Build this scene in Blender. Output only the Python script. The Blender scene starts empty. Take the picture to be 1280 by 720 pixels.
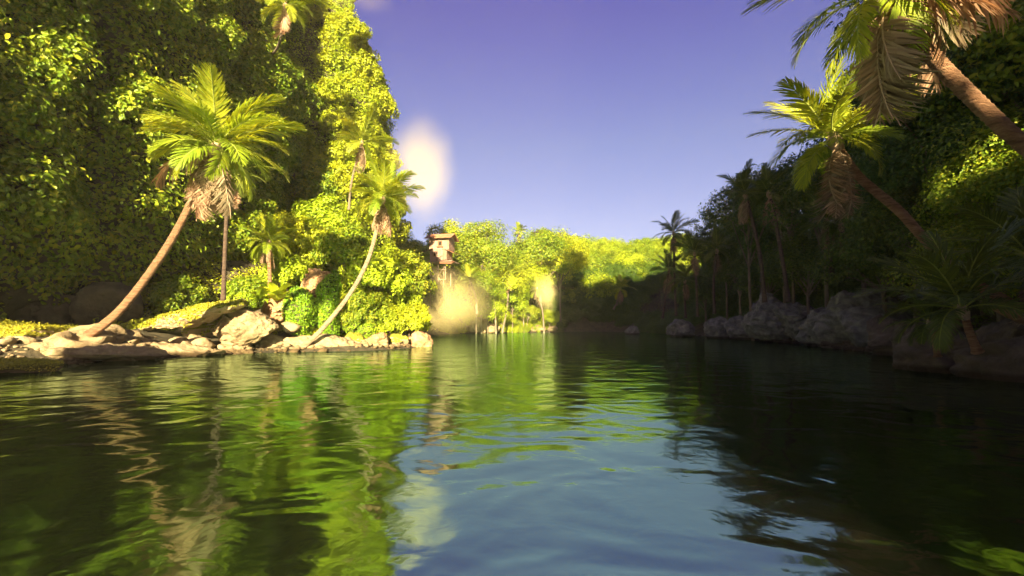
import bpy, math, random
import numpy as np
from mathutils import Vector, Matrix, noise as mnoise
C = bpy.context.scene.collection
RS = np.random.RandomState
rad = math.radians
SUN_AZ, SUN_EL = 4.0, 18.0          # light travels towards azimuth +4 deg (right of +Y), elevation 18
# ------------------------------------------------------------------ camera
PITCH = rad(4.39); F = 586.0; CAMZ = 2.0
def P(px, py, Y):
    cx, cy = (px-640)/F, (360-py)/F
    d = Vector((cx, math.cos(PITCH)-cy*math.sin(PITCH), math.sin(PITCH)+cy*math.cos(PITCH)))
    d *= Y/d.y
    return Vector((d.x, d.y, d.z+CAMZ))
cam = bpy.data.cameras.new('camera'); co = bpy.data.objects.new('camera', cam); C.objects.link(co)
co.location = (0, 0, CAMZ); co.rotation_euler = (math.pi/2+PITCH, 0, 0)
cam.sensor_width = 36; cam.lens = 36*F/1280; cam.clip_end = 3000; cam.clip_start = .05
bpy.context.scene.camera = co
# ------------------------------------------------------------------ numpy noise
_h = RS(7).rand(64, 64, 64).astype(np.float64)
def vn(p, s=1.0, off=0.0):
    q = np.asarray(p, float)*s + off
    i = np.floor(q).astype(int); f = q-i; f = f*f*(3-2*f)
    i0 = i & 63; i1 = (i+1) & 63
    x0, y0, z0 = i0[..., 0], i0[..., 1], i0[..., 2]; x1, y1, z1 = i1[..., 0], i1[..., 1], i1[..., 2]
    fx, fy, fz = f[..., 0], f[..., 1], f[..., 2]
    a = _h[x0, y0, z0]*(1-fx)+_h[x1, y0, z0]*fx; b = _h[x0, y1, z0]*(1-fx)+_h[x1, y1, z0]*fx
    c = _h[x0, y0, z1]*(1-fx)+_h[x1, y0, z1]*fx; d = _h[x0, y1, z1]*(1-fx)+_h[x1, y1, z1]*fx
    return ((a*(1-fy)+b*fy)*(1-fz)+(c*(1-fy)+d*fy)*fz)*2-1
def fbm(p, s=1.0, o=4, off=0.0):
    r = 0; a = 1.0
    for k in range(o):
        r = r+a*vn(p, s, off+k*11.3); a *= .5; s *= 2.03
    return r
def nrm(v): return v/np.maximum(np.linalg.norm(v, axis=-1, keepdims=True), 1e-9)
# ------------------------------------------------------------------ objects
def setp(o, label=None, cat=None, group=None, kind=None):
    if label: o['label'] = label
    if cat: o['category'] = cat
    if group: o['group'] = group
    if kind: o['kind'] = kind
    return o
def mesh_np(name, v, faces, mats, matidx=None, smooth=False):
    """faces: list of (M,k) int arrays"""
    me = bpy.data.meshes.new(name)
    v = np.asarray(v, np.float32); me.vertices.add(len(v)); me.vertices.foreach_set('co', v.ravel())
    loops = np.concatenate([f.ravel() for f in faces]).astype(np.int32)
    tot = np.concatenate([np.full(len(f), f.shape[1]) for f in faces]).astype(np.int32)
    st = np.concatenate([[0], np.cumsum(tot)[:-1]]).astype(np.int32)
    me.loops.add(len(loops)); me.loops.foreach_set('vertex_index', loops)
    me.polygons.add(len(tot)); me.polygons.foreach_set('loop_start', st); me.polygons.foreach_set('loop_total', tot)
    for m in mats: me.materials.append(m)
    if matidx is not None: me.polygons.foreach_set('material_index', np.asarray(matidx, np.int32))
    me.polygons.foreach_set('use_smooth', np.full(len(tot), smooth))
    me.update(calc_edges=True)
    return me
def link(name, me, parent=None, loc=None):
    o = bpy.data.objects.new(name, me); C.objects.link(o)
    if parent: o.parent = parent
    if loc is not None: o.location = loc
    return o
def empty(name, loc):
    o = bpy.data.objects.new(name, None); C.objects.link(o); o.location = loc; o.empty_display_size = .3
    return o
class MB:                                   # collects arrays, builds one mesh
    def __init__(s): s.v = []; s.f = []; s.m = []; s.n = 0
    def add(s, v, fs, mi=0):
        v = np.asarray(v, float); s.v.append(v)
        for f in fs:
            f = np.asarray(f, int)
            if len(f): s.f.append(f+s.n); s.m.append(np.full(len(f), mi))
        s.n += len(v)
    def mesh(s, name, mats, smooth=False):
        return mesh_np(name, np.concatenate(s.v), s.f, mats, np.concatenate(s.m), smooth)
    def build(s, name, mats, parent=None, loc=None, smooth=False):
        return link(name, s.mesh(name, mats, smooth), parent, loc)
def tube(pts, radii, k=8, cap=True):
    pts = np.asarray(pts, float); n = len(pts); radii = np.broadcast_to(np.asarray(radii, float), (n,))
    t = nrm(np.gradient(pts, axis=0)); ref = np.array([0, 0, 1.]) if abs(t[0, 2]) < .9 else np.array([1., 0, 0])
    a = np.zeros((n, 3)); b = np.zeros((n, 3)); prev = ref
    for i in range(n):
        x = np.cross(t[i], prev); 
        if np.linalg.norm(x) < 1e-6: x = np.cross(t[i], [0, 1, 0])
        x /= np.linalg.norm(x); a[i] = x; b[i] = np.cross(x, t[i]); prev = b[i]
    an = np.arange(k)*2*math.pi/k
    v = pts[:, None]+radii[:, None, None]*(np.cos(an)[None, :, None]*a[:, None]+np.sin(an)[None, :, None]*b[:, None])
    v = v.reshape(-1, 3); i = np.arange(n-1)[:, None]*k; j = np.arange(k)[None]; j2 = (j+1) % k
    f = np.stack([i+j, i+j2, i+k+j2, i+k+j], -1).reshape(-1, 4)
    fs = [f]
    if cap: fs.append(np.arange(k)[None, ::-1]); fs.append((np.arange(k)+(n-1)*k)[None])
    return v, fs
def curve_pts(ctrl, n):
    c = np.asarray([tuple(p) for p in ctrl], float); c = np.vstack([2*c[0]-c[1], c, 2*c[-1]-c[-2]])
    m = len(c)-3; out = []
    for q in np.linspace(0, m-1e-6, n):
        i = int(q); t = q-i; p0, p1, p2, p3 = c[i:i+4]
        out.append(.5*((2*p1)+(p2-p0)*t+(2*p0-5*p1+4*p2-p3)*t*t+(3*p1-p0-3*p2+p3)*t**3))
    return np.array(out)
def box(x0, x1, y0, y1, z0, z1):
    v = [(x, y, z) for x in (x0, x1) for y in (y0, y1) for z in (z0, z1)]
    return np.array(v, float), [np.array([[0, 1, 3, 2], [4, 6, 7, 5], [0, 4, 5, 1], [2, 3, 7, 6], [0, 2, 6, 4], [1, 5, 7, 3]])]
def bar(p, q, w, h=None):
    p, q = Vector(p), Vector(q); d = q-p; L = d.length; h = h or w
    v, f = box(-w/2, w/2, -h/2, h/2, 0, L)
    M = d.to_track_quat('Z', 'Y').to_matrix()
    return np.array([tuple(M @ Vector(x)+p) for x in v]), f
# ------------------------------------------------------------------ materials
def mat(name):
    m = bpy.data.materials.new(name); m.use_nodes = True; nt = m.node_tree; nt.nodes.clear()
    return m, nt, lambda t, **k: _n(nt, t, k)
def _n(nt, t, k):
    n = nt.nodes.new(t)
    for a, b in k.items(): setattr(n, a, b)
    return n
def ramp(nt, fac, cols):
    r = nt.nodes.new('ShaderNodeValToRGB'); e = r.color_ramp.elements
    while len(e) < len(cols): e.new(.5)
    for i, (p, c) in enumerate(cols): e[i].position = p; e[i].color = (*c, 1)
    nt.links.new(fac, r.inputs[0]); return r.outputs[0]
def mixc(nt, fac, a, b, mode='MIX'):
    m = nt.nodes.new('ShaderNodeMix'); m.data_type = 'RGBA'; m.blend_type = mode
    for s, x in ((0, fac), (6, a), (7, b)):
        if isinstance(x, (int, float)): m.inputs[s].default_value = x
        elif isinstance(x, tuple): m.inputs[s].default_value = (*x, 1)
        else: nt.links.new(x, m.inputs[s])
    return m.outputs[2]
def noise_n(nt, scale, detail=4, coord='Object', vec=None, rough=.55):
    n = nt.nodes.new('ShaderNodeTexNoise'); n.inputs['Scale'].default_value = scale; n.inputs['Detail'].default_value = detail
    n.inputs['Roughness'].default_value = rough
    if vec is None:
        tc = nt.nodes.new('ShaderNodeTexCoord'); vec = tc.outputs[coord]
    nt.links.new(vec, n.inputs['Vector']); return n
def leafmat(name, cols, trans=.3, tcol=None, spec=.3, rough=.5):
    m, nt, N = mat(name); L = nt.links.new
    g = N('ShaderNodeNewGeometry'); oi = N('ShaderNodeObjectInfo')
    k = len(cols); col = ramp(nt, g.outputs['Random Per Island'], [(i/(k-1), c) for i, c in enumerate(cols)])
    nz = noise_n(nt, .35, 2, vec=g.outputs['Position'])
    col2 = mixc(nt, 1.0, col, ramp(nt, nz.outputs[0], [(.3, (.72, .8, .7)), (.7, (1.25, 1.15, 1.0))]), 'MULTIPLY')
    col3 = mixc(nt, 1.0, col2, ramp(nt, oi.outputs['Random'], [(0, (.82, .95, .9)), (1, (1.15, 1.03, 1.0))]), 'MULTIPLY')
    b = N('ShaderNodeBsdfPrincipled'); b.inputs['Roughness'].default_value = rough; b.inputs['Specular IOR Level'].default_value = spec
    t = N('ShaderNodeBsdfTranslucent'); mx = N('ShaderNodeMixShader'); mx.inputs[0].default_value = trans
    L(col3, b.inputs['Base Color']); L(mixc(nt, 1.0, col3, tcol or (1.3, 1.2, .6), 'MULTIPLY'), t.inputs[0])
    L(b.outputs[0], mx.inputs[1]); L(t.outputs[0], mx.inputs[2])
    o = N('ShaderNodeOutputMaterial'); L(mx.outputs[0], o.inputs[0]); return m
LEAF = leafmat('broad_leaf', [(.095, .16, .010), (.15, .22, .012), (.21, .28, .015), (.30, .30, .02)])
LEAF_SHADE = leafmat('shaded_leaf', [(.04, .08, .012), (.06, .11, .014), (.08, .13, .015), (.13, .16, .02)])  # darker leaf copy, shade of the unlit banks put into its colour
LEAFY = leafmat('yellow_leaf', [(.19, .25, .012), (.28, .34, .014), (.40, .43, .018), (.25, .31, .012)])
VINE = leafmat('vine_leaf', [(.13, .25, .012), (.21, .33, .015), (.30, .40, .015)])
FROND = leafmat('palm_leaflet', [(.19, .25, .02), (.27, .32, .025), (.37, .39, .03)], trans=.45)
FROND_SHADE = leafmat('palm_leaflet_shaded', [(.06, .09, .015), (.09, .12, .015), (.12, .15, .02)], trans=.25)  # leaflet colour darkened for palms that stand in shade
DEAD = leafmat('dry_leaflet', [(.20, .125, .085), (.29, .19, .135), (.38, .27, .20)], trans=.2, tcol=(1, .8, .6), spec=.1)
MOSS = leafmat('moss_tuft', [(.17, .17, .015), (.26, .25, .018), (.34, .31, .02)], trans=.1)
def solid(name, cols, scale, bump=.5, rough=.85, coord='Object', stretch=None, detail=8, moss=None, wet=False, bscale=None, cracks=0):
    m, nt, N = mat(name); L = nt.links.new
    tc = N('ShaderNodeTexCoord'); vec = tc.outputs[coord]
    if stretch:
        mp = N('ShaderNodeMapping'); mp.inputs['Scale'].default_value = stretch; L(vec, mp.inputs[0]); vec = mp.outputs[0]
    nz = noise_n(nt, scale, detail, vec=vec, rough=.62)
    col = ramp(nt, nz.outputs[0], cols)
    nb = noise_n(nt, bscale or scale*3, 10, vec=vec, rough=.65)
    hgt = nb.outputs[0]
    if cracks:
        vo = N('ShaderNodeTexVoronoi', feature='DISTANCE_TO_EDGE'); vo.inputs['Scale'].default_value = cracks
        w = N('ShaderNodeVectorMath', operation='ADD'); L(vec, w.inputs[0])
        sc = N('ShaderNodeVectorMath', operation='SCALE'); sc.inputs['Scale'].default_value = .6; L(nz.outputs['Color'], sc.inputs[0]); L(sc.outputs[0], w.inputs[1])
        L(w.outputs[0], vo.inputs['Vector'])
        cr = ramp(nt, vo.outputs[0], [(0, (.25,)*3), (.06, (1,)*3)])
        mm = N('ShaderNodeMath', operation='MULTIPLY'); L(hgt, mm.inputs[0]); L(cr, mm.inputs[1]); hgt = mm.outputs[0]
        col = mixc(nt, 1., col, ramp(nt, vo.outputs[0], [(0, (.5, .45, .4)), (.03, (1, 1, 1))]), 'MULTIPLY')
    g = N('ShaderNodeNewGeometry')
    if moss:
        sx = N('ShaderNodeSeparateXYZ'); L(g.outputs['Normal'], sx.inputs[0])
        nm = noise_n(nt, 2.2, 6, vec=tc.outputs['Object'])
        a = N('ShaderNodeMath', operation='MULTIPLY_ADD'); L(nm.outputs[0], a.inputs[0]); a.inputs[1].default_value = 1.5; L(sx.outputs[2], a.inputs[2])
        f = ramp(nt, a.outputs[0], [(moss, (0,)*3), (min(moss+.18, 1), (1,)*3)]) if moss <= 1 else None
        if f is None:
            s2 = N('ShaderNodeMath', operation='SUBTRACT'); L(a.outputs[0], s2.inputs[0]); s2.inputs[1].default_value = moss-.5
            f = ramp(nt, s2.outputs[0], [(.5, (0,)*3), (.68, (1,)*3)])
        n2 = noise_n(nt, 9, 5, vec=tc.outputs['Object'])
        col = mixc(nt, f, col, ramp(nt, n2.outputs[0], [(.35, (.14, .13, .012)), (.6, (.27, .25, .018))]))
    if wet:
        s3 = N('ShaderNodeSeparateXYZ'); L(g.outputs['Position'], s3.inputs[0])
        ad = N('ShaderNodeMath', operation='MULTIPLY_ADD'); L(nz.outputs[0], ad.inputs[0]); ad.inputs[1].default_value = -.3; L(s3.outputs[2], ad.inputs[2])
        wf = ramp(nt, ad.outputs[0], [(.04, (1,)*3), (.2, (0,)*3)])
        col = mixc(nt, wf, col, mixc(nt, 1., col, (.34, .30, .24), 'MULTIPLY'))
    b = N('ShaderNodeBsdfPrincipled'); b.inputs['Roughness'].default_value = rough; b.inputs['Specular IOR Level'].default_value = .25
    L(col, b.inputs['Base Color'])
    bp = N('ShaderNodeBump'); bp.inputs['Strength'].default_value = bump; bp.inputs['Distance'].default_value = .22; L(hgt, bp.inputs['Height'])
    L(bp.outputs[0], b.inputs['Normal'])
    o = N('ShaderNodeOutputMaterial'); L(b.outputs[0], o.inputs[0]); return m
ROCK = solid('tan_rock', [(.25, (.10, .065, .032)), (.42, (.20, .14, .073)), (.58, (.29, .215, .118)), (.75, (.18, .13, .07))], 1.1, 1.0, wet=True, bscale=2.0)
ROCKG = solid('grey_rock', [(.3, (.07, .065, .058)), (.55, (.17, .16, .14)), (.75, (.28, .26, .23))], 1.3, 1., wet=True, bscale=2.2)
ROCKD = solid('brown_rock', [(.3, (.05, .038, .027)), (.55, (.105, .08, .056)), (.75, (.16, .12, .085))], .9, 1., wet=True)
ROCKR = solid('rust_rock', [(.25, (.17, .08, .035)), (.5, (.36, .20, .10)), (.75, (.48, .32, .19))], 1.1, 1.)
ROCKM = solid('mossy_rock', [(.25, (.20, .14, .08)), (.5, (.34, .25, .14)), (.75, (.45, .35, .22))], 1.0, 1., moss=.75, wet=True)
SOIL = solid('forest_soil', [(.3, (.03, .026, .016)), (.6, (.07, .055, .03)), (.8, (.09, .08, .035))], .8, .8)
BARK = solid('bark', [(.3, (.10, .075, .05)), (.6, (.20, .15, .10)), (.8, (.28, .22, .15))], 3, .8, stretch=(1, 1, .25))
BARK_SHADE = solid('shaded_bark', [(.3, (.05, .032, .022)), (.6, (.10, .065, .045)), (.8, (.15, .10, .07))], 3, .8, stretch=(.6, .6, 2.5))  # bark colour darkened to stand in for shade on the trunks
PBARK = solid('palm_bark', [(.3, (.15, .07, .035)), (.5, (.32, .165, .085)), (.7, (.44, .26, .14))], 4, 1, stretch=(.6, .6, 3.5))
PBARKP = solid('pale_palm_bark', [(.3, (.22, .14, .08)), (.5, (.36, .25, .16)), (.7, (.46, .34, .22))], 4, 1, stretch=(.6, .6, 3.5))
RACH = solid('frond_rib', [(.3, (.18, .22, .03)), (.7, (.26, .27, .05))], 4, .2)
RACHD = solid('dry_frond_rib', [(.3, (.28, .18, .11)), (.7, (.40, .28, .18))], 4, .3)
WOOD = solid('weathered_plank', [(.3, (.22, .13, .08)), (.5, (.34, .21, .15)), (.75, (.42, .28, .21))], 2.5, .6, stretch=(1, 1, .12))
WOODR = solid('roof_shingle', [(.3, (.24, .10, .05)), (.5, (.35, .155, .08)), (.75, (.42, .21, .12))], 3, .9)
WDARK = solid('dark_opening', [(.3, (.02, .014, .01)), (.7, (.03, .02, .015))], 3, .2)
# water
def water_mat():
    m, nt, N = mat('river_water'); L = nt.links.new
    tc = N('ShaderNodeTexCoord')
    mp = N('ShaderNodeMapping'); mp.inputs['Scale'].default_value = (1.05, 1.15, 1); mp.inputs['Rotation'].default_value = (0, 0, rad(12)); L(tc.outputs['Object'], mp.inputs[0])
    a = noise_n(nt, .5, 2, vec=mp.outputs[0]); a.inputs['Distortion'].default_value = .7
    b = noise_n(nt, 2.1, 3, vec=mp.outputs[0]); b.inputs['Distortion'].default_value = .4
    s = N('ShaderNodeMath', operation='MULTIPLY_ADD'); L(b.outputs[0], s.inputs[0]); s.inputs[1].default_value = .12; L(a.outputs[0], s.inputs[2])
    bp = N('ShaderNodeBump'); bp.inputs['Strength'].default_value = 1.0; bp.inputs['Distance'].default_value = .065; L(s.outputs[0], bp.inputs['Height'])
    # murky body seen under a clear, strongly reflecting surface
    d = N('ShaderNodeBsdfDiffuse')
    nz = noise_n(nt, .25, 3, vec=tc.outputs['Object'])
    L(ramp(nt, nz.outputs[0], [(.35, (.0035, .0028, .002)), (.7, (.005, .004, .0025))]), d.inputs[0])
    g = N('ShaderNodeBsdfGlossy'); g.inputs['Roughness'].default_value = .075; g.inputs[0].default_value = (.66, .98, .70, 1)
    L(bp.outputs[0], g.inputs['Normal'])
    fr = N('ShaderNodeFresnel'); fr.inputs[0].default_value = 6.0; L(bp.outputs[0], fr.inputs['Normal'])
    mx = N('ShaderNodeMixShader'); L(fr.outputs[0], mx.inputs[0]); L(d.outputs[0], mx.inputs[1]); L(g.outputs[0], mx.inputs[2])
    o = N('ShaderNodeOutputMaterial'); L(mx.outputs[0], o.inputs[0]); return m
WATER = water_mat()
# ------------------------------------------------------------------ terrain
SHORE = np.array([(-36, -22), (-34, 0), (-27, 14), (-24, 21), (-21, 28), (-17.5, 33.5), (-12, 35.5), (-9, 39), (-8.5, 46), (-15, 56), (-18, 75), (-14, 92), (-6, 103), (4, 108), (10, 112),
                  (14, 126), (26, 128), (34, 112), (31, 98), (31, 75), (30.5, 60), (28.5, 47), (26.5, 37), (24.5, 28), (20.5, 19), (19, 8), (21, -10), (24, -22)], float)
def sdist(p):                                # >0 outside the river
    p = np.asarray(p, float); a = SHORE; b = np.roll(SHORE, -1, 0); d = np.full(p.shape[:-1], 1e9); ins = np.zeros(p.shape[:-1], bool)
    for (ax, ay), (bx, by) in zip(a, b):
        ex, ey = bx-ax, by-ay; t = np.clip(((p[..., 0]-ax)*ex+(p[..., 1]-ay)*ey)/(ex*ex+ey*ey), 0, 1)
        d = np.minimum(d, np.hypot(p[..., 0]-ax-t*ex, p[..., 1]-ay-t*ey))
        c = ((ay > p[..., 1]) != (by > p[..., 1])) & (p[..., 0] < ex*(p[..., 1]-ay)/(ey if ey else 1e-9)+ax); ins ^= c
    return np.where(ins, -d, d)
def sst(a, b, x): t = np.clip((x-a)/(b-a), 0, 1); return t*t*(3-2*t)
def height(x, y):
    x = np.asarray(x, float); y = np.asarray(y, float); p = np.stack([x, y, np.zeros_like(x)], -1)
    d = sdist(p)+1.2*vn(p, .25)
    near = np.where(d < 0, d*.35, np.minimum(d*.42, 1.0)+np.maximum(d-2.4, 0)*.10)
    left = sst(2, 16, d)*7*(x < 0)*sst(34, 44, y)*(y < 60)
    farl = sst(3, 32, d)*10*(x < 12)*sst(60, 75, y)
    right = sst(2, 14, d)*7.5*(x > 8)
    far = sst(112, 165, y)*13+sst(160, 210, y)*4-sst(6, -4, x)*sst(112, 140, y)*4
    cliff = sst(-30, -52, x)*6
    h = near+left+farl+right+far+cliff+sst(0, 5, d)*(1.1*vn(p, .09)+.35*vn(p, .4))
    return np.maximum(h, -2.4)
xs = np.concatenate([np.linspace(-320, -62, 30), np.linspace(-60, 60, 151), np.linspace(62, 320, 30)])
ys = np.concatenate([np.linspace(-160, -26, 20), np.linspace(-24, 150, 200), np.linspace(152, 420, 36)])
X, Y = np.meshgrid(xs, ys); Z = height(X, Y)
nx, ny = len(xs), len(ys); i = np.arange(ny-1)[:, None]*nx+np.arange(nx-1)[None]
gf = np.stack([i, i+1, i+nx+1, i+nx], -1).reshape(-1, 4)
g = link('ground', mesh_np('ground', np.stack([X, Y, Z], -1).reshape(-1, 3), [gf], [SOIL], smooth=True)); setp(g, kind='structure')
w = link('water', mesh_np('water', [(-60, -40, 0), (60, -40, 0), (60, 150, 0), (-60, 150, 0)], [np.array([[0, 1, 2, 3]])], [WATER])); setp(w, kind='structure')
def shore(n, xr, yr, d0, d1, rg):
    x = rg.uniform(*xr, n*40); y = rg.uniform(*yr, n*40); d = sdist(np.stack([x, y], -1)); k = np.where((d > d0) & (d < d1))[0][:n]
    return np.stack([x[k], y[k], height(x[k], y[k])], -1)
def gz(x, y): return float(height(np.array([x]), np.array([y]))[0])
# ------------------------------------------------------------------ leaves
def leaves(c, n, s, rng, asp=.6, six=True, hang=.35):
    N = len(c); n = nrm(n); t = rng.normal(size=(N, 3)); t[:, 2] -= hang*2
    t = nrm(t-(t*n).sum(1, keepdims=True)*n); b = np.cross(n, t); s = np.asarray(s).reshape(-1, 1)*np.ones((N, 1))
    w = asp*s*.5
    if six:
        v = np.stack([c-t*s*.5, c-t*s*.18+b*w+n*s*.08, c+t*s*.22+b*w*.85+n*s*.06, c+t*s*.55-n*s*.08, c+t*s*.22-b*w*.85+n*s*.06, c-t*s*.18-b*w+n*s*.08], 1).reshape(-1, 3)
        k = np.arange(N)[:, None]*6; f = np.concatenate([k+np.array([[0, 1, 2, 3]]), k+np.array([[3, 4, 5, 0]])])
    else:
        v = np.stack([c-t*s*.5, c+b*w+n*s*.06, c+t*s*.5, c-b*w+n*s*.06], 1).reshape(-1, 3)
        f = np.arange(N)[:, None]*4+np.array([[0, 1, 2, 3]])
    return v, [f]
def crown_arr(R, sq, K, per, leaf, rng, six=True, low=-.35, asp=.6):
    """leaf clumps spread through a crown of radius R, squashed by sq. returns verts, faces, clump centres"""
    i = np.arange(K)+.5; ph = np.arccos(1-2*i/K*(1-low)/2); th = math.pi*(1+5**.5)*i
    d = np.stack([np.cos(th)*np.sin(ph), np.sin(th)*np.sin(ph), np.cos(ph)], 1)+rng.normal(size=(K, 3))*.18; d = nrm(d)
    cc = d*(R*rng.uniform(.45, .86, K))[:, None]; sr = R*rng.uniform(.20, .40, K)
    idx = np.repeat(np.arange(K), per); M = len(idx)
    dd = nrm(rng.normal(size=(M, 3))+d[idx]*.5); rr = sr[idx]*rng.uniform(.55, 1.12, M)
    c = cc[idx]+dd*rr[:, None]; 
    c += rng.normal(size=(M, 3))*leaf*.3; c[:, 2] *= sq; cc[:, 2] *= sq
    n = dd*.7+d[idx]*.3+np.array([0, 0, .55])+rng.normal(size=(M, 3))*.45
    keep = fbm(c, 1.1/R*3, 2, off=rng.rand()*30) > -.55
    v, f = leaves(c[keep], n[keep], leaf*rng.uniform(.6, 1.25, keep.sum()), rng, six=six, asp=asp)
    return v, f, cc
CR = {}
def crown_mesh(key, R, sq, K, per, leaf, m, six=True, low=-.35, seed=0, asp=.6):
    if key not in CR:
        rng = RS(seed); v, f, cc = crown_arr(R, sq, K, per, leaf, rng, six, low, asp)
        CR[key] = (mesh_np('crown', v, f, [m]), cc, (v, f))
    return CR[key]
BR = {}
def tree(name, label, cat, base, R, H, key, m, group=None, K=30, per=170, leaf=.4, sq=.8, seed=0, rot=0, lean=(0, 0), bark=None, trunk_r=None, six=True, tn='trunk'):
    """thing: trunk with limbs reaching into the clumps of its crown"""
    base = Vector(base); me, cc, _ = crown_mesh(key, 1.0, sq, K, per, leaf, m, six, seed=seed)
    root = empty(name, base); setp(root, label, cat, group)
    ctr = np.array([lean[0], lean[1], H]); tr = trunk_r or max(.08, R*.06)
    b = MB(); rng = RS(seed+3)
    mid = ctr*.5+np.array([rng.uniform(-.3, .3), rng.uniform(-.3, .3), 0])
    top = ctr+np.array([0, 0, -R*sq*.35])
    pts = curve_pts([(0, 0, -.6), mid*.9, top], 9); b.add(*tube(pts, np.linspace(tr, tr*.5, 9), 8))
    cr, sr = math.cos(rot), math.sin(rot); M = np.array([[cr, -sr, 0], [sr, cr, 0], [0, 0, 1]])
    for q in rng.choice(len(cc), min(11, len(cc)), replace=False):
        e = M @ (cc[q]*R)+ctr; s = pts[rng.randint(5, 9)]; mm = (s+e)/2+np.array([0, 0, R*.10])+rng.normal(size=3)*R*.05
        b.add(*tube(curve_pts([s, mm, e], 6), np.linspace(tr*.42, tr*.08, 6), 5))
    b.build(tn, [bark or BARK], root, smooth=True)
    o = link('crown', me, root, ctr); o.scale = (R, R, R); o.rotation_euler = (0, 0, rot)
    if me.materials[0] is not m:
        o.material_slots[0].link = 'OBJECT'; o.material_slots[0].material = m
    return root
# ------------------------------------------------------------------ palms
def frond_mesh(L, droop, n, ll, rng, mats, dead=False, start=.10, twist=.0):
    s = np.linspace(0, 1, 18); th = -droop*s**1.4
    dx = np.cos(th); dz = np.sin(th); x = np.concatenate([[0], np.cumsum((dx[1:]+dx[:-1])/2)])/17*L; z = np.concatenate([[0], np.cumsum((dz[1:]+dz[:-1])/2)])/17*L
    y = rng.uniform(-.10, .10)*L*s**2
    pts = np.stack([x, y, z], 1); b = MB(); b.add(*tube(pts, np.linspace(.034, .005, 18)*L/4+.002, 5), mi=1)
    V = []; Fq = []; Ft = []; k = 0
    for side in (-1, 1):
        for j in range(n):
            t = start+(1-start)*(j+rng.rand()*.5)/n
            if rng.rand() < (.12 if dead else .03): continue
            p = np.array([np.interp(t, s, pts[:, q]) for q in range(3)]); a = np.interp(t, s, th)
            fw = np.array([math.cos(a), 0, math.sin(a)]); up = np.array([-math.sin(a), 0, math.cos(a)]); sd = np.array([0, side, 0.])
            prof = (math.sin(math.pi*min(1, (t-start)/(1-start)*.93+.12))**.55)
            l = ll*prof*rng.uniform(.85, 1.1)
            ang = rad(62-40*t)+rng.normal()*.09
            rise = (rng.uniform(-.5, .1) if dead else .22+rng.normal()*.12)
            d = sd*math.sin(ang)+fw*math.cos(ang)+up*rise; d /= np.linalg.norm(d)
            wv = fw*math.sin(ang)-sd*math.cos(ang); wv = wv/np.linalg.norm(wv); wd = l*(.031 if not dead else .040)+.0025
            dn = np.array([0, 0, -1.]); dr = (.55 if dead else .30)*l*rng.uniform(.7, 1.3)
            q1 = p+d*l*.40+dn*dr*.15; q2 = p+d*l*.78+dn*dr*.6; q3 = p+d*l*1.0+dn*dr*1.05
            V += [p-wv*wd*.4, p+wv*wd*.4, q1-wv*wd, q1+wv*wd, q2-wv*wd*.7, q2+wv*wd*.7, q3]
            Fq += [[k, k+1, k+3, k+2], [k+2, k+3, k+5, k+4]]; Ft += [[k+4, k+5, k+6]]; k += 7
    b.add(V, [np.array(Fq), np.array(Ft)], 0)
    return b.mesh('frond', mats)
FM = {}
def fronds_for(kind):
    if kind in FM: return FM[kind]
    rng = RS(hash(kind) % 1000 if False else {'green': 11, 'dark': 12, 'dead': 13, 'fern': 14}[kind]); out = []
    if kind == 'dead':
        for q in range(4): out.append(frond_mesh(1., .5+.35*q, 46, .24, rng, [DEAD, RACHD], True, start=.12))
    else:
        mats = [FROND, RACH] if kind == 'green' else [FROND_SHADE, RACH]
        for q in range(5): out.append(frond_mesh(1., [.5, .8, 1.1, 1.4, 1.7][q], 58, .26, rng, mats))
    for me in out: me.name = 'frond'
    FM[kind] = out; return out
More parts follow.
